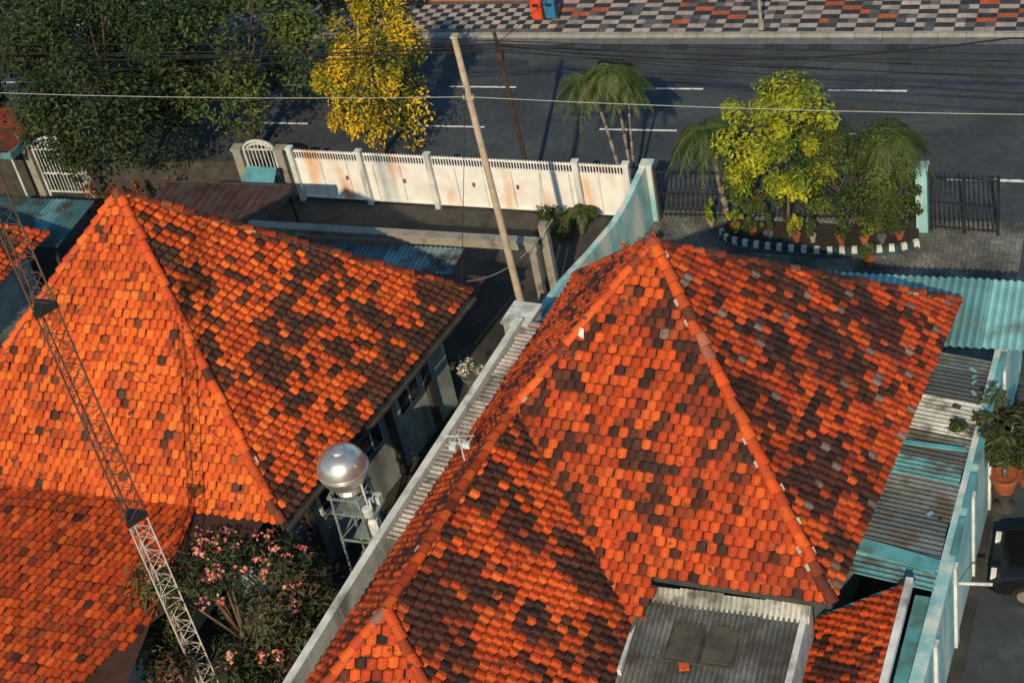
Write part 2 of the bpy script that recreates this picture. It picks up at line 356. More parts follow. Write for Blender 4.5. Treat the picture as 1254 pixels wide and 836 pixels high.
def brickmat():
    m=bpy.data.materials.new("block_paving");m.use_nodes=True;n=m.node_tree.nodes;l=m.node_tree.links;b=n["Principled BSDF"]
    tc=n.new("ShaderNodeTexCoord");mp=n.new("ShaderNodeMapping");mp.inputs["Rotation"].default_value=(0,0,.78);l.new(tc.outputs["Object"],mp.inputs[0])
    br=n.new("ShaderNodeTexBrick");br.inputs["Scale"].default_value=2.4;br.inputs["Color1"].default_value=(.10,.115,.115,1);br.inputs["Color2"].default_value=(.18,.185,.175,1);br.inputs["Mortar"].default_value=(.03,.034,.035,1);br.inputs["Mortar Size"].default_value=.03
    l.new(mp.outputs[0],br.inputs[0]);ns=n.new("ShaderNodeTexNoise");ns.inputs["Scale"].default_value=.9;ns.inputs["Detail"].default_value=6;l.new(tc.outputs["Object"],ns.inputs[0])
    mr=n.new("ShaderNodeMapRange");mr.inputs[1].default_value=.35;mr.inputs[2].default_value=.65;mr.inputs[3].default_value=.4;mr.inputs[4].default_value=1.4;l.new(ns.outputs[0],mr.inputs[0])
    q=n.new("ShaderNodeVectorMath");q.operation='SCALE';l.new(br.outputs[0],q.inputs[0]);l.new(mr.outputs[0],q.inputs["Scale"]);l.new(q.outputs[0],b.inputs["Base Color"]);b.inputs["Roughness"].default_value=.85;return m
mBrick=brickmat()
mb=MB(); mb.add([(-15.2,34,.006),(-3.0,34,.006),(-3.0,42.9,.006),(-15.2,42.9,.006)],[(0,1,2,3)]); mb.add([(-3.0,34,.007),(8,34,.007),(8,42.9,.007),(-3.0,42.9,.007)],[(0,1,2,3)],1); mb.obj("driveway",[mBrick,mAsph])
mb=MB(); mb.add([(-3.4,10,.010),(20,10,.010),(20,33.9,.010),(-2.6,33.9,.010)],[(0,1,2,3)]); mb.obj("side_lane",[mAsph])
mb=MB(); mb.add([(-40,39.6,.006),(-16.2,39.6,.006),(-16.2,42.6,.006),(-40,42.6,.006)],[(0,1,2,3)]); mb.obj("front_yard",[mat("yard_concrete",(.06,.06,.057),var=.4,scale=1,dirt=(.03,.03,.03),dscale=1,fine=.2)])
# ================================================================= WHITE FENCE
fe=group("white_panel_fence")
mb=MB(); x0,x1=-27.7,-15.3; y0,y1=42.85,42.4; n=12
def fp(t): return (x0+(x1-x0)*t, y0+(y1-y0)*t)
for i in range(n):
    ax,ay=fp(i/n); bx,by=fp((i+1)/n)
    mb.beam((ax+.012,ay,.88),(bx-.012,by,.88),.05,1.62)
    mb.beam((ax,ay-.045,1.66),(bx,by-.045,1.66),.05,.06); mb.beam((ax,ay-.045,.12),(bx,by-.045,.12),.05,.06)
    mb.beam((ax,ay,1.98),(bx,by,1.98),.05,.05)
    for k in range(10):
        tt=(i+(k+.5)/10)/n; px,py=fp(tt); mb.beam((px,py,1.69),(px,py,2.05),.03,.03)
mb.obj("panels",[mWhite],fe)
mb=MB()
for i in range(1,n):
    if i%2: px,py=fp(i/n); mb.beam((px,py-.04,.1),(px,py-.04,1.75),.05,.04)
for t in(.16,.34,.55,.68):
    px,py=fp(t); mb.box((px,py-.06,1.0),(.08,.06,.14),0,1)
mb.obj("ribs_latches",[mWhiteC,mTerra],fe)
mb=MB()
for t in(0,.22,.43,.86,1.0):
    px,py=fp(t); mb.box((px,py-.12,1.07),(.18,.2,2.14)); mb.box((px,py-.12,2.18),(.24,.25,.07))
mb.obj("posts",[mWhiteC],fe)
# ================================================================= BOUNDARY WALLS
bw=group("boundary_wall")
def wallseg(mb,pts,th_=.16,mi=0):
    for (xa,ya,za),(xb,yb,zb) in zip(pts[:-1],pts[1:]):
        d=Vector((xb-xa,yb-ya,0)).normalized(); nrm=Vector((-d.y,d.x,0))*th_/2
        a=Vector((xa,ya,0));b=Vector((xb,yb,0))
        vs=[a-nrm,a+nrm,b+nrm,b-nrm,a-nrm+Vector((0,0,za)),a+nrm+Vector((0,0,za)),b+nrm+Vector((0,0,zb)),b-nrm+Vector((0,0,zb))]
        mb.add(vs,[(3,2,1,0),(4,5,6,7),(0,4,7,3),(1,2,6,5),(0,1,5,4),(2,3,7,6)],mi)
mb=MB()
wallseg(mb,[(-16.1,34.0,1.9),(-16.05,35.0,1.75),(-15.85,36.6,1.65),(-15.5,38.4,1.5),(-15.15,40.0,1.5),(-14.95,40.9,1.7),(-14.8,41.6,2.0),(-14.7,42.3,2.15)],.2)
mb.box((-14.62,42.4,1.05),(.34,.34,2.1)); mb.box((-14.62,42.4,2.14),(.42,.42,.08))
mb.add([(-15.95,34.2,1.7),(-14.6,34.4,1.75),(-14.5,36.6,1.45),(-15.7,37.2,1.4)],[(0,1,2,3)])
mb.obj("cyan_wall",[mCyan],bw)
mb=MB(); wallseg(mb,[(-17.0,19.0,3.0),(-16.45,24.4,3.2),(-15.65,32.9,3.2)],.2)
mb.box((-15.75,33.25,1.5),(.75,.9,3.0),-.1); mb.box((-15.75,33.25,3.04),(.85,1.0,.08),-.1); mb.obj("white_wall",[mWhiteC],bw)
mb=MB(); corrugated(mb,(-16.35,24.4,3.02),(.1,.995,0),(1,-.1,-.06),8.6,1.35,pitch=.16,cols=((.42,.41,.40),(.36,.35,.34),(.47,.46,.45)),sheet=.9)
mb.obj("gutter_roof",[mColM],bw)
rw=group("boundary_wall")
mb=MB(); wallseg(mb,[(-3.85,18,2.7),(-3.55,22.4,2.7),(-3.15,28.5,2.75),(-2.72,35.6,2.8)],.3)
wallseg(mb,[(-2.72,35.75,2.8),(-2.7,36.4,2.6)],.3)
mb.obj("wall",[mCyan],rw)
mb=MB()
for y in np.arange(19,35,2.3):
    x=-3.55+(y-22.4)*.062; mb.box((x+.17,y,1.3),(.12,.24,2.6),-.05)
mb.cyl((-3.3,26.2,1.7),(-2.4,26.35,1.65),.04)
mb.obj("wall_piers",[mWhiteC],rw)
ln=group("lean_to_roof")
mb=MB(); GR=((.085,.115,.135),(.055,.08,.095),(.12,.145,.155)); CY=((.10,.32,.38),(.14,.36,.41),(.08,.26,.31))
segs=[(24.95,25.9,CY),(25.9,27.1,GR),(27.1,28.3,GR),(28.3,28.9,CY),(28.9,29.9,GR),(29.9,31.2,((.44,.48,.46),)),(31.2,32.9,GR)]
for k,(a,b,c) in enumerate(segs):
    xa=-3.68+(a-22.4)*.062
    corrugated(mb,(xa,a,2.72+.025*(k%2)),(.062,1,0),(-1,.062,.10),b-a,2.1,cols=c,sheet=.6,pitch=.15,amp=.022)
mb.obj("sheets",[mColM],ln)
mb=MB(); mb.beam((-5.3,25.9,2.98),(-3.5,25.6,2.82),.4,.05); mb.beam((-4.9,29.4,2.98),(-3.3,29.4,2.87),.12,.05)
for k in range(5): y=26+k*1.5; mb.beam((-3.42+(y-22.4)*.06,y,2.81),(-3.42+(y-21.2)*.06,y+1.2,2.81),.14,.04)
mb.box((-3.86,22.0,2.55),(.36,5.8,.1),-.05)
mb.obj("battens",[mCyan2],ln)
mb=MB()
for k in range(7):
    y=25.5+random.random()*7; x=-4.2+(y-25)*.06+random.random()*.6; mb.box((x,y,2.86),(.08+random.random()*.2,.04+random.random()*.12,.03),random.random()*3,0,random.choice([(.35,.36,.34),(.15,.32,.36),(.05,.05,.05)]))
mb.obj("debris",[mCol],ln)
cp=group("corrugated_canopy")
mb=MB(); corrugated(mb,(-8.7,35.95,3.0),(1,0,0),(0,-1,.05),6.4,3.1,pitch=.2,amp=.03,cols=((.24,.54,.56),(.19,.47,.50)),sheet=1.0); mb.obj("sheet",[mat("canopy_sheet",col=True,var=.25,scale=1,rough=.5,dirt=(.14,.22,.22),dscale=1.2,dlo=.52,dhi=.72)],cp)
mb=MB()
for x in(-8.4,-5.5,-2.4): mb.cyl((x,35.85,0),(x,35.85,2.92),.04)
mb.beam((-8.6,35.85,2.88),(-2.4,35.85,2.88),.08,.1); mb.obj("posts",[mWhiteC],cp)
# ================================================================= LOW CORRUGATED ROOF
lc=group("corrugated_roof_annex")
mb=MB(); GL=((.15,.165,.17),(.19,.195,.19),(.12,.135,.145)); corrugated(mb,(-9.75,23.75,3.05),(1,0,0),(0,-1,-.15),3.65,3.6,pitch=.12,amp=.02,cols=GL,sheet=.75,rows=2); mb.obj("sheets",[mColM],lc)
mb=MB(); mb.box((-6.05,22.0,1.5),(.14,4.0,3.06)); mb.box((-9.7,22.6,2.8),(.08,2.2,.2)); mb.obj("fascia",[mWhiteC],lc)
mb=MB(); corrugated(mb,(-9.8,23.72,3.22),(1,0,0),(0,-.55,-.4),3.85,.42,pitch=.12,amp=.02,cols=((.55,.56,.53),(.48,.50,.48)),sheet=.9); mb.obj("ridge_flashing",[mColM],lc)
mb=MB()
for k in(0,1):
    mb.box((-8.45+.78*k,22.5,2.92),(.76,1.15,.05)); mb.box((-8.45+.78*k,22.5,2.955),(.64,1.03,.03),0,1)
mb.obj("skylight",[mFascia,mat("old_polycarbonate",(.075,.075,.065),rough=.4,var=.4,scale=2)],lc)
mb=MB(); mb.prism([(-9.5,20.3),(-6.15,20.3),(-6.15,23.5),(-9.5,23.5)],0,2.3); mb.obj("walls",[mWall],lc)
mb=MB(); mb.box((-8.35,21.9,2.86),(.22,.26,.06),.3,0,(.5,.08,.02)); mb.obj("loose_tile",[mTile],lc)
sr=group("small_tiled_outbuilding")
roof_face("roof_west",sr,[(-3.95,24.7,3.1),(-6.6,24.4,1.45),(-6.9,19.5,1.45),(-4.2,19.5,3.1)],'heeh','front',seed=31)
mb=MB(); mb.beam((-3.98,24.8,3.16),(-4.23,19.5,3.16),.16,.2); mb.beam((-3.9,24.8,3.1),(-6.55,24.5,1.45),.1,.12,1); mb.obj("coping",[mWhiteC,mCyan2],sr)
mb=MB(); mb.prism([(-6.3,19.8),(-4.1,19.8),(-4.0,24.5),(-6.2,24.3)],0,1.5); mb.obj("walls",[mWall],sr)
# ================================================================= BACK-YARD STRUCTURES
yc=group("carport_roof")
mb=MB(); mb.beam((-26.2,36.95,2.9),(-16.4,36.7,2.9),.22,.3); mb.beam((-26.2,36.9,3.08),(-16.4,36.65,3.08),.34,.06)
for x in(-25.5,-20.8,-16.6): mb.box((x,36.8,1.37),(.22,.22,2.74))
mb.box((-16.4,37.4,1.6),(.24,.24,3.2)); mb.obj("beam",[mConc],yc)
mb=MB(); corrugated(mb,(-23.8,34.6,2.7),(1,0,0),(0,1,.02),2.6,1.9,cols=((.08,.18,.21),(.10,.15,.18)),sheet=.9)
corrugated(mb,(-21.1,34.4,2.75),(1,0,0),(0,1,.02),2.4,2.1,cols=((.15,.30,.34),(.18,.30,.33)),sheet=.8)
corrugated(mb,(-19.7,33.6,3.0),(1,0,0),(0,1,.02),2.3,1.3,cols=((.11,.03,.025),(.09,.035,.03)),sheet=.8)
mb.obj("sheets",[mColM],yc)
f2=group("flat_metal_roof")
mb=MB(); corrugated(mb,(-30.5,36.9,2.9),(1,0,0),(0,1,.03),4.8,2.3,cols=((.10,.045,.035),(.12,.05,.04),(.07,.04,.035)),sheet=1.2,pitch=.3); mb.obj("sheets",[mColM],f2)
mb=MB(); mb.beam((-30.5,36.85,2.85),(-25.7,36.85,2.85),.06,.2); mb.beam((-30.5,39.25,2.92),(-25.7,39.25,2.92),.06,.2)
mb.beam((-25.7,36.85,2.85),(-25.7,39.25,2.92),.06,.2)
for x in(-30.4,-25.8):
    for y in(37,39.1): mb.box((x,y,1.4),(.1,.1,2.8))
mb.obj("frame",[mFascia],f2)
f3=group("flat_metal_roof")
mb=MB(); corrugated(mb,(-38.5,35.9,2.5),(1,0,0),(0,1,.03),5.4,2.6,cols=((.12,.32,.38),(.05,.14,.17),(.15,.30,.34)),sheet=.9); mb.obj("sheets",[mColM],f3)
mb=MB()
for x in(-38.3,-33.3):
    for y in(36,38.3): mb.box((x,y,1.2),(.1,.1,2.45))
mb.obj("posts",[mFascia],f3)
sh=group("red_roof_shed")
mb=MB(); corrugated(mb,(-44,41.4,2.55),(1,0,0),(0,1,.0),5.5,3.0,cols=((.26,.06,.03),(.19,.05,.03)),sheet=.9); mb.obj("sheets",[mColM],sh)
mb=MB(); mb.beam((-44,41.3,2.45),(-38.4,41.3,2.45),.06,.26); mb.beam((-38.4,41.3,2.42),(-38.4,44.5,2.42),.06,.3); mb.obj("fascia",[mCyan2],sh)
mb=MB()
for y in(41.5,44.3):
    for x in(-43.8,-38.6): mb.cyl((x,y,0),(x,y,2.5),.04)
mb.obj("posts",[mWhiteC],sh)
def arch_gate(name,xa,xb,y,h,m):
    g=group(name); mb=MB(); c=(xa+xb)/2;r=(xb-xa)/2
    for x in(xa,xb): mb.beam((x,y,0),(x,y,h-r*.5),.08,.08)
    pts=[(c-r*math.cos(t),y,h-r*.5+math.sin(t)*r*.6) for t in np.linspace(0,math.pi,13)]
    for p,q in zip(pts[:-1],pts[1:]): mb.beam(p,q,.08,.08)
    pts2=[(c-r*.75*math.cos(t),y,h-r*.5+math.sin(t)*r*.4) for t in np.linspace(0,math.pi,13)]
    for p,q in zip(pts2[:-1],pts2[1:]): mb.beam(p,q,.05,.05)
    for z in(.2,h*.4,h-r*.5): mb.beam((xa,y,z),(xb,y,z),.05,.05)
    n=int((xb-xa)/.14)
    for i in range(1,n):
        x=xa+(xb-xa)*i/n; zt=h-r*.5+math.sqrt(max(0,1-((x-c)/r)**2))*r*.55; mb.beam((x,y,.15),(x,y,zt),.03,.03)
    mb.obj("bars",[m],g); mb=MB()
    for x in(xa-.25,xb+.25): mb.box((x,y,h*.43),(.32,.32,h*.86)); mb.box((x,y,h*.89),(.4,.4,.1))
    mb.obj("pillars",[mConc],g)
arch_gate("arched_gate",-38.3,-36.5,42.4,2.5,mWhiteC)
arch_gate("arched_gate",-29.7,-28.5,43.0,2.2,mWhiteC)
mb=MB(); wallseg(mb,[(-36.0,42.5,1.4),(-30.2,43.05,1.4)],.18); wallseg(mb,[(-60,42.6,1.6),(-38.9,42.4,1.6)],.18); mb.obj("low_wall",[mFascia])
mb=MB(); mb.add([(-29.5,41.3,.9),(-28.1,41.2,.85),(-28.2,42.4,1.55),(-29.4,42.4,1.6),(-28.8,40.9,.3)],[(0,1,2,3),(0,4,1)]); mb.obj("tarpaulin",[mCyan2])
# ================================================================= BLACK FENCES
def pickets(name,xa,ya,xb,yb,h,sp=.16):
    g=group(name); mb=MB(); L=math.hypot(xb-xa,yb-ya); n=int(L/sp)
    for i in range(n+1):
        t=i/n; x=xa+(xb-xa)*t;y=ya+(yb-ya)*t; mb.cyl((x,y,.05),(x,y,h),.016,n=5)
        mb.cyl((x,y,h),(x,y,h+.1),.018,.002,n=5)
    for z in(.15,h*.5,h-.12): mb.beam((xa,ya,z),(xb,yb,z),.045,.045)
    for t in(0,.5,1): mb.beam((xa+(xb-xa)*t,ya+(yb-ya)*t,0),(xa+(xb-xa)*t,ya+(yb-ya)*t,h+.05),.09,.09)
    mb.obj("bars",[mDark],g)
pickets("picket_fence",-14.4,42.45,-6.3,42.75,1.9)
pickets("picket_gate",-5.75,42.35,-3.75,42.2,2.1,.14)
mb=MB(); mb.box((-6.0,42.35,1.15),(.34,.34,2.3)); mb.box((-6.0,42.35,2.34),(.42,.42,.08)); mb.obj("gate_pillar",[mCyan])
# ================================================================= FOLIAGE
def leaves(mb,P,Nn,size,cols,asp=.45):
    n=len(P); Nn=Nn/np.linalg.norm(Nn,axis=1)[:,None]; r=rs.randn(n,3); T=r-(r*Nn).sum(1)[:,None]*Nn; T/=np.linalg.norm(T,axis=1)[:,None]; S=np.cross(Nn,T)
    L=size*(.7+.6*rs.rand(n))[:,None]; Wd=L*asp
    V=np.stack([P-T*L*.5,P+S*Wd*.5+Nn*L*.05,P+T*L*.5-Nn*L*.08,P-S*Wd*.5+Nn*L*.05],1).reshape(-1,3)
    o=len(mb.v); mb.v+=list(map(tuple,V)); mb.c+=list(map(tuple,np.repeat(cols,4,axis=0)))
    mb.f+=[[o+4*i,o+4*i+1,o+4*i+2,o+4*i+3] for i in range(n)]; mb.m+=[0]*n
def crown(mb,c,r,ncl,nl,size,pal,asp=.45,cr=.30,lo=-.6,inner=.55,skip=None):
    c=np.array(c);r=np.array(r);cl=[]
    pal=np.array(pal)
    while len(cl)<ncl:
        d=rs.randn(3); d/=np.linalg.norm(d)
        if d[2]<lo: continue
        k=inner+(1.05-inner)*rs.rand()**.6; q=c+d*r*k
        if skip and skip(q): continue
        cl.append(q)
    for q in cl:
        m=int(nl/ncl*(.6+.8*rs.rand())); d=rs.randn(m,3); d/=np.linalg.norm(d,axis=1)[:,None]
        rad=cr*r*(.6+.7*rs.rand()); P=q+d*rad*(.45+.65*rs.rand(m,1))
        Nn=d*.6+np.array([0,0,.7])+rs.randn(m,3)*.35
        base=pal[rs.randint(len(pal))]*(.6+.7*rs.rand()); cc=base*(.6+.75*rs.rand(m,1)); 
        mix=rs.rand(m,1)<.25; cc=np.where(mix,pal[rs.randint(len(pal),size=m)],cc)
        leaves(mb,P,Nn,size,cc,asp)
    return cl
def tree(name,base,c,r,ncl,nl,size,pal,tr=.16,**kw):
    g=group(name); mb=MB(); cl=crown(mb,c,r,ncl,nl,size,pal,**kw); mb.obj("foliage",[mLeaf],g)
    mb=MB(); b=Vector(base); f=Vector(c)+Vector((0,0,-r[2]*.55)); m=b.lerp(f,.5)+Vector((.12,.05,0))
    mb.cyl(b,m,tr,tr*.8); mb.cyl(m,f,tr*.8,tr*.62)
    for q in cl[:14]:
        q=Vector(q); h=f.lerp(q,.5)+Vector((0,0,.15)); mb.cyl(f,h,tr*.4,tr*.22,6); mb.cyl(h,q,tr*.22,tr*.07,5)
    mb.obj("trunk",[mBark],g,True); return g
GD=[(.024,.048,.016),(.038,.066,.020),(.017,.034,.014),(.055,.08,.022)]
GM=[(.045,.082,.020),(.065,.105,.024),(.028,.056,.018),(.09,.12,.028)]
GY=[(.44,.33,.012),(.58,.40,.015),(.30,.27,.02),(.14,.17,.02),(.52,.35,.012),(.08,.11,.02)]
GL_=[(.20,.25,.02),(.32,.34,.02),(.12,.18,.02),(.07,.11,.02),(.24,.28,.02)]
tree("shade_tree",(-35.0,42.9,0),(-35.2,43.6,4.5),(3.4,3.0,3.4),84,23000,.20,GD,.2,cr=.27,lo=-.85)
tree("shade_tree",(-31.0,45.6,0),(-31.0,46.2,4.0),(2.9,2.6,2.9),62,13000,.20,GM,.18,cr=.27,lo=-.85)
tree("yellow_flowering_tree",(-25.8,45.7,0),(-25.5,45.9,3.3),(2.0,1.8,2.7),64,11500,.18,GY,.12,cr=.25,lo=-.9)
tree("shade_tree",(-38.6,51,0),(-38.6,51,4.2),(3.6,3.2,3.2),50,9500,.26,GD,.2,cr=.30,lo=-.85)
tree("shade_tree",(-32.5,55.5,0),(-32.0,55.3,3.0),(4.2,2.2,2.2),44,7500,.26,GD,.2,cr=.30,lo=-.85)
tree("shade_tree",(-42.5,45.5,0),(-42.5,46.8,4.6),(2.6,2.6,3),40,7500,.24,GD,.2,cr=.28,lo=-.85)
tree("golden_shrub_tree",(-10.1,41.9,.3),(-10.2,42.0,3.3),(1.65,1.4,1.85),54,9500,.18,GL_,.07,cr=.28,lo=-.9)
tree("round_shrub",(-8.1,41.9,.3),(-8.0,41.9,2.3),(1.65,1.15,1.7),52,12000,.12,GM,.06,cr=.32,lo=-.9)
tree("round_shrub",(-6.8,42.0,.3),(-6.9,42.0,1.4),(1.0,.8,1.0),22,4200,.12,GD,.05,cr=.32,lo=-.9)
tree("round_shrub",(-11.4,42.0,.3),(-11.2,42.1,1.3),(.9,.7,.8),16,2400,.14,GM,.05,cr=.3)
tree("round_shrub",(-17.6,41.3,0),(-17.6,41.3,.45),(.7,.5,.5),10,1300,.12,GM,.04,cr=.35)
fc=(-19.8,22.3,2.0)
def fskip(q):
    dxx,dyy=q[0]+20.75,q[1]-21.45; s_=dxx*.69-dyy*.72; la=abs(dxx*.72+dyy*.69); return (s_>-.3 and la<.62)
fg=tree("frangipani_tree",(fc[0]+.1,fc[1],0),fc,(2.5,2.2,1.8),80,15500,.19,[(.034,.052,.020),(.048,.066,.024),(.026,.042,.018),(.065,.072,.03),(.09,.05,.03)],.13,asp=.36,cr=.25,lo=-.8,skip=fskip)
mb=MB(); k=0
while k<40:
    a=rs.rand()*6.28; e=rs.rand()**.7*1.2+.25; d=Vector((math.cos(a)*math.cos(e),math.sin(a)*math.cos(e)*1.0,math.sin(e)))
    p=np.array((fc[0]+d.x*2.6,fc[1]+d.y*2.3,fc[2]+d.z*1.95)); m=10
    if fskip(p): continue
    k+=1; P=p+rs.randn(m,3)*.08; leaves(mb,P,rs.randn(m,3)*.5+np.array([.2,-.3,1]),.11,np.array([(.62,.17,.15),(.64,.32,.24),(.48,.10,.10)])[rs.randint(3,size=m)],.7)
mb.obj("flowers",[mLeaf],fg)
def palm(name,base,top,nf,L,pal,lean=0,tr=.07,droop=1.0):
    g=group(name); mb=MB(); top=Vector(top); up=Vector((0,0,1))
    for k in range(nf):
        a=2*math.pi*k/nf+rs.rand()*.5; e=.15+.9*rs.rand(); d=Vector((math.cos(a),math.sin(a),0)); sd=Vector((-d.y,d.x,0)); Lf=L*(.8+.35*rs.rand()); prev=None
        c0=pal[rs.randint(len(pal))]; N=24
        for i in range(N+1):
            s_=i/N; p=top+d*(Lf*s_*math.cos(e*.6))+up*(Lf*(math.sin(e)*s_-droop*s_*s_*.95))
            if prev is not None:
                mb.cyl(prev,p,.013,.010,4,0,(.08,.11,.04),False)
                if i>2:
                    ll=Lf*.28*math.sin(math.pi*min(1,s_*.85+.12))+.05; dr=(p-prev).normalized()
                    for sg in(-1,1):
                        q=p+sd*sg*ll*(.5+.4*rs.rand())+dr*ll*.6-up*ll*(.4+.5*rs.rand()); wv=dr*.018; kk=.6+.7*rs.rand(); c=tuple(x*kk for x in c0)
                        mb.add([p-wv,p+wv,(p+q)/2+wv*1.2+up*.03,q,(p+q)/2-wv*1.2+up*.03],[(0,1,2,3,4)],0,c)
            prev=p
    mb.obj("fronds",[mLeaf],g); mb=MB(); b=Vector(base); pr=b
    for i in range(1,9):
        t=i/8; p=b.lerp(top,t)+Vector((math.sin(t*3)*lean,0,0)); mb.cyl(pr,p,tr*(1.15-.4*t),tr*(1.1-.4*t),8); pr=p
    mb.obj("trunk",[mat("palm_trunk",(.20,.18,.155),var=.4,scale=8)],g,True)
PG=[(.042,.078,.024),(.062,.10,.027),(.030,.058,.022),(.09,.12,.035)]
palm("palm_tree",(-15.9,43.6,0),(-16.6,43.8,4.3),26,1.25,PG,.05,.06,1.15)
palm("palm_tree",(-15.7,43.8,0),(-15.85,43.8,4.7),26,1.2,PG,.05,.06,1.15)
palm("palm_tree",(-15.55,43.7,0),(-15.35,43.8,4.2),14,.95,PG,-.05,.05,1.2)
palm("palm_tree",(-12.2,42.6,0),(-12.6,42.6,3.3),38,1.45,PG[:3],.0,.1,1.25)
palm("palm_tree",(-7.0,42.4,.3),(-7.0,42.5,3.3),34,1.4,PG[:3],.0,.07,1.2)
palm("young_palm",(-16.9,41.7,0),(-16.9,41.7,.7),12,.7,PG,.0,.05)
# ================================================================= PLANTER ISLAND
pi_=group("planter_bed")
mb=MB(); oc=[(-12.2,41.6),(-11.9,41.2),(-11.2,41.0),(-9.9,40.85),(-8.7,40.8),(-7.4,40.95),(-6.5,41.15),(-6.0,41.45),(-6.1,42.2),(-12.1,42.3)]
mb.prism(oc,0,.16,0,(.03,.025,.02)); mb.obj("soil",[mCol],pi_)
mb=MB(); front=oc[:8]; k=0
for p,q in zip(front[:-1],front[1:]):
    L=math.hypot(q[0]-p[0],q[1]-p[1]); m=max(1,round(L/.19)); rot=math.atan2(q[1]-p[1],q[0]-p[0])
    for i in range(m):
        t=(i+.5)/m; x=p[0]+(q[0]-p[0])*t;y=p[1]+(q[1]-p[1])*t; k+=1
        wht=k%2; mb.box((x,y,.14),(.185,.14,.28 if wht else .24),rot,0,(.48,.55,.56) if wht else (.025,.05,.055),.85)
        mb.box((x,y-.12,.04),(.18,.1,.08),rot,0,(.04,.08,.09))
mb.obj("scalloped_edging",[mCol],pi_)
def potted(name,x,y,z,r,h,ncl,nl,pal,pc,ph=.5):
    g=group(name); mb=MB(); mb.lathe((x,y,z),[(r*.6,0),(r*.95,h*.85),(r*1.1,h*.86),(r*1.1,h),(r*.9,h),(r*.85,h*.9)],14,0,pc); mb.obj("pot",[mCol],g,False)
    mb=MB(); crown(mb,(x,y,z+h+ph*.6),(r*1.7,r*1.7,ph),ncl,nl,.12,pal,cr=.4,inner=.3)
    for i in range(4): 
        a=i*1.6; mb.cyl((x,y,z+h*.8),(x+math.cos(a)*r,y+math.sin(a)*r,z+h+ph*.8),.012,.006,4,0,(.08,.07,.04))
    mb.obj("plant",[mLeaf],g)
PC=[(.30,.09,.04),(.34,.12,.05),(.10,.11,.12),(.24,.08,.05),(.30,.29,.26)]
for i,(x,y) in enumerate([(-11.7,41.6),(-11.15,41.45),(-10.6,41.3),(-9.7,41.2),(-9.2,41.25),(-8.3,41.15),(-7.6,41.2),(-7.1,41.35),(-6.6,41.6),(-12.6,42.0),(-7.35,40.35)]):
    potted("potted_plant",x,y,.16 if i<9 else 0,.11+.06*random.random(),.18+.14*random.random(),6,260,GM if i%3 else GL_,PC[i%5],ph=.3+.3*random.random())
potted("bougainvillea_pot",-14.2,38.3,0,.3,.5,12,900,[(.5,.12,.06),(.10,.14,.03),(.45,.2,.12),(.06,.09,.03)],PC[0],ph=.8)
potted("bougainvillea_pot",-13.8,40.2,0,.2,.4,6,300,[(.10,.14,.03),(.45,.12,.08)],PC[1],ph=.5)
potted("potted_plant",-17.0,31.8,1.5,.25,.4,8,260,[(.5,.5,.5),(.05,.08,.03)],PC[2],ph=.4)
for x,y in((-32.5,41.9),(-33.6,41.6),(-31.6,41.2),(-34.6,41.3),(-35.6,41.5)): potted("potted_plant",x,y,0,.2,.4,6,320,[(.22,.07,.04),(.06,.08,.03),(.3,.1,.05)],PC[0],ph=.6)
g=group("potted_frangipani"); mb=MB(); px,py=-2.5,30.45
mb.lathe((px,py,0),[(.22,0),(.3,.1),(.12,.2),(.12,.5),(.30,.6),(.33,.7)],16,1); mb.lathe((px,py,.7),[(.24,0),(.32,.4),(.37,.42),(.37,.5),(.31,.5),(.3,.43)],16,0); mb.obj("pot",[mTerra,mFascia],g)
mb=MB(); cl=crown(mb,(px-.35,py+.1,2.4),(1.2,1.1,.7),34,2900,.25,[(.06,.08,.025),(.04,.06,.02),(.10,.11,.04),(.03,.045,.018)],cr=.28,asp=.3,inner=.4); mb.obj("foliage",[mLeaf],g)
mb=MB(); f=Vector((px,py,1.75)); mb.cyl((px,py,1.1),f,.06,.05)
for q in cl: q=Vector(q); h=f.lerp(q,.5)+Vector((0,0,-.05)); mb.cyl(f,h,.035,.025,6); mb.cyl(h,q,.025,.015,5)
mb.obj("trunk",[mat("pale_bark",(.2,.17,.14))],g,True)
potted("potted_plant",-2.1,31.4,0,.2,.35,6,240,GD,PC[3],ph=.5)
# ================================================================= CAR
car=group("parked_car"); CX,CY_=-2.6,28.2
mb=MB()
prof=[(0,.35),(.05,.62),(.25,.78),(1.15,.92),(1.75,1.38),(2.3,1.46),(3.2,1.42),(3.85,1.0),(4.2,.92),(4.28,.5),(4.22,.3),(.1,.28)]
vs=[];n=len(prof)
for sidx,yy in enumerate((-.86,-.78,.78,.86)):
    for x,z in prof:
        inset=(.14 if z>1.2 else .0); yv=yy*(1-inset)
        zz=z-(.04 if abs(yy)>.8 and z>.6 else 0); xx=x+(.12 if abs(yy)>.8 and x<.3 else -.08 if abs(yy)>.8 and x>4.1 else 0)
        vs.append((CX+xx,CY_+yv,zz))
fs=[]
for k in range(3):
    for i in range(n): fs.append((k*n+i,k*n+(i+1)%n,(k+1)*n+(i+1)%n,(k+1)*n+i))
fs+=[tuple(range(n-1,-1,-1)),tuple(range(3*n,4*n))]
mb.add(vs,fs); mb.obj("body",[mCar],car)
mb=MB()
mb.add([(CX+1.2,CY_-.66,.965),(CX+1.74,CY_-.6,1.40),(CX+1.74,CY_+.6,1.40),(CX+1.2,CY_+.66,.965)],[(0,1,2,3)])
for s_ in(-1,1): mb.add([(CX+1.35,CY_+s_*.80,.98),(CX+1.85,CY_+s_*.765,1.34),(CX+3.1,CY_+s_*.765,1.34),(CX+3.6,CY_+s_*.80,1.0)],[(0,1,2,3)])
mb.obj("windows",[mGlass],car)
mb=MB()
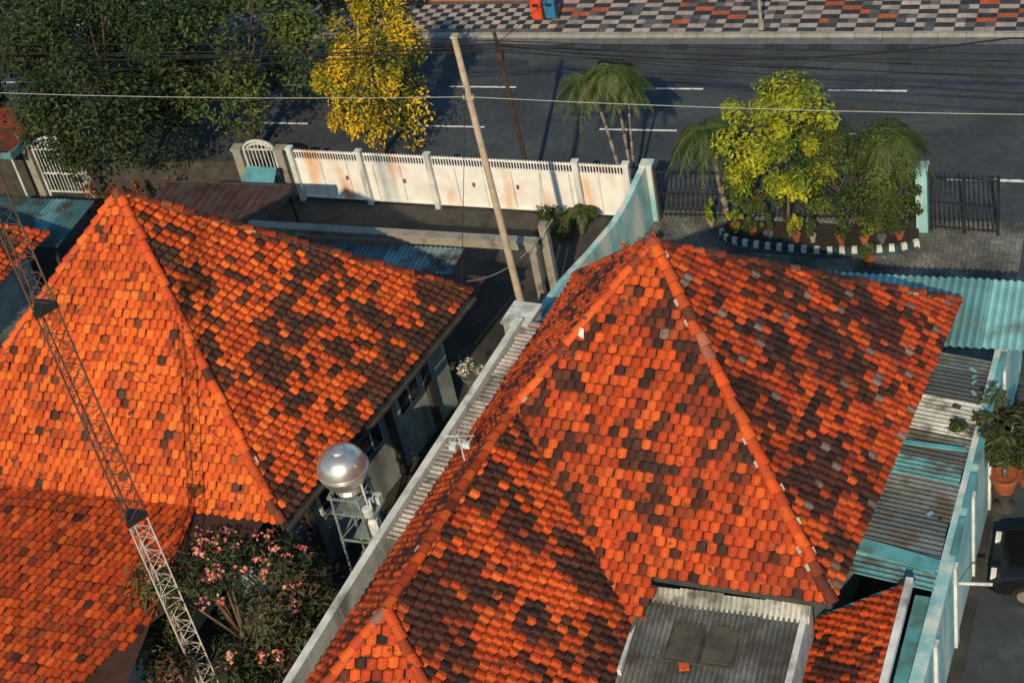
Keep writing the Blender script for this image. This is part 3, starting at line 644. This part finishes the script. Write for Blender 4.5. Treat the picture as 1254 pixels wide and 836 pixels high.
for x in(.85,3.4):
    for s_ in(-1,1):
        y=CY_+s_*.80; mb.cyl((CX+x,y-.11,.32),(CX+x,y+.11,.32),.32,n=20,mi=0); mb.cyl((CX+x,y-.12,.32),(CX+x,y+.12,.32),.19,n=12,mi=1)
mb.obj("wheels",[mDark,mSteel],car)
mb=MB()
for s_ in(-1,1): mb.box((CX+.13,CY_+s_*.6,.66),(.16,.3,.12),0,0,(.7,.72,.7)); mb.box((CX+1.3,CY_+s_*.95,.98),(.14,.18,.12),0,0,(.01,.01,.01))
mb.obj("headlamps_mirrors",[mCol],car)
# ================================================================= BINS / LAMP / POLES
def bin_(x,y,c,name):
    g=group(name); mb=MB(); 
    mb.box((x,y,.62),(.42,.36,.75),0,0,c,1.15); mb.lathe((x,y,.99),[(.27,0),(.24,.1),(.1,.2),(.03,.22)],12,0,c); mb.obj("body",[mCol],g)
    mb=MB(); mb.box((x-.27,y,.5),(.05,.05,1.0));mb.box((x+.27,y,.5),(.05,.05,1.0)); mb.box((x,y-.215,.86),(.26,.03,.12)); mb.obj("stand",[mDark],g)
bin_(-22.85,55.75,(.55,.06,.02),"litter_bin"); bin_(-22.3,55.8,(.02,.14,.30),"litter_bin")
bin_(-39.2,57.4,(.02,.15,.40),"litter_bin")
g=group("street_lamp"); mb=MB(); mb.cyl((-13.6,54.9,.1),(-13.6,54.9,5.8),.07,.045); mb.cyl((-13.6,54.9,.1),(-13.6,54.9,.5),.12,.11)
mb.cyl((-13.6,54.9,5.7),(-13.6,53.7,6.1),.035); mb.box((-13.6,53.5,6.12),(.22,.55,.1)); mb.obj("pole",[mConc],g)
g=group("utility_pole"); mb=MB(); mb.cyl((-16.5,35.1,0),(-16.85,35.1,10.7),.12,.085,10); mb.box((-16.82,35.1,10.73),(.2,.2,.06)); mb.box((-16.8,35.1,8.9),(.3,.1,.1))
mb.obj("pole",[mat("pole_concrete",(.38,.32,.24),var=.25,scale=3)],g)
g=group("utility_pole"); mb=MB(); mb.cyl((-19.25,43.6,0),(-19.5,43.6,6.2),.09,.06,10); mb.box((-19.45,43.55,5.4),(.25,.18,.3)); mb.obj("pole",[mat("pole_dark",(.05,.03,.028))],g)
def wire(name,pts,r,m,sag=0.):
    cu=bpy.data.curves.new(name,'CURVE'); cu.dimensions='3D'; cu.bevel_depth=r; cu.bevel_resolution=1
    P=[]
    for a,b in zip(pts[:-1],pts[1:]):
        for i in range(12):
            t=i/12; p=lerp(a,b,t); P.append((p[0],p[1],p[2]-sag*4*t*(1-t)))
    P.append(pts[-1]); sp=cu.splines.new('POLY'); sp.points.add(len(P)-1)
    for i,p in enumerate(P): sp.points[i].co=(*p,1)
    cu.materials.append(m); o=bpy.data.objects.new(name,cu); sc.collection.objects.link(o)
wire("power_line",[(-55,35.1,10.2),(-16.8,35.1,8.9),(22,35.1,9.6)],.010,mWireW,.6)
for k,(y,z) in enumerate(((39.5,7.8),(39.3,7.35),(39.6,6.9),(39.4,6.3),(39.8,8.2))):
    wire("power_line",[(-60,y,z+.9),(-19.5,43.4,6.0-.1*k),(25,y-1-.3*k,z+.6)],.016,mWire,.35+.1*k)
wire("power_line",[(-19.5,43.4,5.9),(-3,37,9.6),(12,32,14)],.022,mWire,.6)
wire("power_line",[(-19.45,43.6,5.7),(8,42.5,5.9)],.016,mWire,.25)
wire("power_line",[(-60,44,5.6),(-19.45,43.6,5.6)],.018,mWire,.4)
wire("power_line",[(-19.45,43.6,5.8),(-14,60,7.5)],.012,mWire,.3)
wire("service_cable",[(-17.3,33.5,3.9),(-16.1,37.5,3.3)],.012,mWireW,.5)
wire("service_cable",[(-16.8,35.1,9.5),(-17.4,33.3,3.9)],.010,mWire,.1)
# ================================================================= WATER TANK
wt=group("water_tank"); tx,ty,tz=-17.45,25.15,4.5
mb=MB(); prof=[]
for t in np.linspace(-1,1,17):
    a=t*math.pi/2; prof.append((max(.05,.62*math.cos(a)**.7),.55*math.sin(a)))
prof.insert(8,(.632,-.02)); prof.insert(10,(.632,.02))
mb.lathe((tx,ty,tz),prof,36); mb.obj("tank",[mSteel],wt,True)
mb=MB(); mb.lathe((tx,ty,tz+.50),[(.17,0),(.17,.09),(.1,.12),(.02,.13)],16); mb.lathe((tx,ty,tz-.66),[(.36,0),(.31,.1),(.38,.24)],20)
for zz,rr in((-.03,.645),(.03,.645)): mb.lathe((tx,ty,tz+zz-.008),[(rr-.02,0),(rr,.004),(rr,.012),(rr-.02,.016)],36)
mb.obj("lid_collar_bands",[mSteel],wt)
mb=MB()
for a,b in((-1,-1),(1,-1),(1,1),(-1,1)): mb.beam((tx+a*.45,ty+b*.45,0),(tx+a*.36,ty+b*.36,tz-.66),.055,.055)
for z in(1.2,2.4,3.3,tz-.70):
    for p,q in(((-1,-1),(1,-1)),((1,-1),(1,1)),((1,1),(-1,1)),((-1,1),(-1,-1))): mb.beam((tx+p[0]*.42,ty+p[1]*.42,z),(tx+q[0]*.42,ty+q[1]*.42,z),.045,.045)
for z in(1.2,2.4):
    mb.beam((tx-.42,ty-.42,z),(tx+.42,ty-.42,z+1),.03,.03); mb.beam((tx+.42,ty-.42,z),(tx+.42,ty+.42,z+1),.03,.03)
mb.box((tx+.3,ty-.1,3.3),(.9,.7,.05)); mb.box((tx+.35,ty-.1,2.5),(.8,.6,.05)); mb.obj("stand",[mat("weathered_frame",(.16,.21,.22),var=.4,scale=4)],wt)
mb=MB(); mb.cyl((tx+.5,ty-.2,2.2),(tx+.5,ty-.2,tz+.3),.025); mb.cyl((tx+.5,ty-.2,tz+.3),(tx+.1,ty,tz+.5),.025); mb.cyl((tx+.65,ty-.3,1),(tx+.65,ty-.3,3.8),.03)
mb.lathe((tx+.55,ty-.35,3.33),[(.13,0),(.14,.2),(.08,.26)],12); mb.box((tx+.62,ty+.1,3.45),(.2,.2,.22)); mb.lathe((tx+.45,ty-.1,2.53),[(.2,0),(.2,.4),(.12,.46)],12); mb.obj("pipes_pump",[mWhiteC],wt)
# ================================================================= LATTICE MAST
lm=group("lattice_mast"); mb=MB(); bx,by=-20.75,21.45; R=.27; HT=18
leg=[(R*math.cos(a),R*math.sin(a)) for a in(.5,.5+2.094,.5+4.189)]
for x,y in leg:
    mb.cyl((bx+x,by+y,0),(bx+x,by+y,6),.022,n=6,mi=0); mb.cyl((bx+x,by+y,6),(bx+x,by+y,HT),.022,n=6,mi=1)
nb=int(HT/.40)
for i in range(nb):
    z=i*HT/nb;z2=(i+1)*HT/nb; mi=0 if z<6 else 1
    for k in range(3):
        p=leg[k];q=leg[(k+1)%3]
        mb.cyl((bx+p[0],by+p[1],z),(bx+q[0],by+q[1],z),.009,n=4,mi=mi); a,b=(p,q) if i%2 else (q,p)
        mb.cyl((bx+a[0],by+a[1],z),(bx+b[0],by+b[1],z2),.009,n=4,mi=mi)
mb.obj("lattice",[mat("mast_white",(.5,.46,.42),var=.3,scale=1),mat("mast_dark",(.09,.055,.045),var=.4,scale=1)],lm)
mb=MB()
for z in(6.0,12.0): mb.prism([(bx+x*1.2,by+y*1.2) for x,y in leg],z-.08,z+.10)
mb.obj("joint_plates",[mDark],lm)
for k,(ax,ay) in enumerate(((-30,40),(-16.6,24))): wire("guy_wire",[(bx,by,12),(ax,ay,3)],.005,mWire)
for o in [o for o in sc.objects if o.name.startswith("guy_wire")]: o.parent=lm
# ================================================================= TV ANTENNA
ta=group("tv_antenna"); mb=MB(); x,y=-14.1,25.1; mb.cyl((x,y,4.2),(x,y,6.0),.02); mb.cyl((x-.35,y,5.9),(x+.35,y+.1,5.9),.015)
for i in range(6): mb.cyl((x-.3+.12*i,y-.22+.02*i,5.9),(x-.3+.12*i,y+.24+.02*i,5.9),.01,n=5)
mb.box((x+.15,y,5.7),(.18,.14,.14)); mb.box((x-.2,y,5.6),(.16,.16,.12)); mb.obj("mast",[mWhiteC],ta)
mb=MB(); 
for k in range(26):
    x=-18.2+random.random()*1.4;y=20+random.random()*13; mb.box((x,y,.25+random.random()*.2),(.3+random.random()*.5,.3+random.random()*.5,.4+random.random()*.4),random.random()*3,0,random.choice([(.1,.1,.1),(.05,.12,.14),(.2,.2,.2),(.14,.07,.04)]))
mb.obj("yard_clutter",[mCol])
print("verts",sum(len(o.data.vertices) for o in sc.objects if o.type=='MESH'))
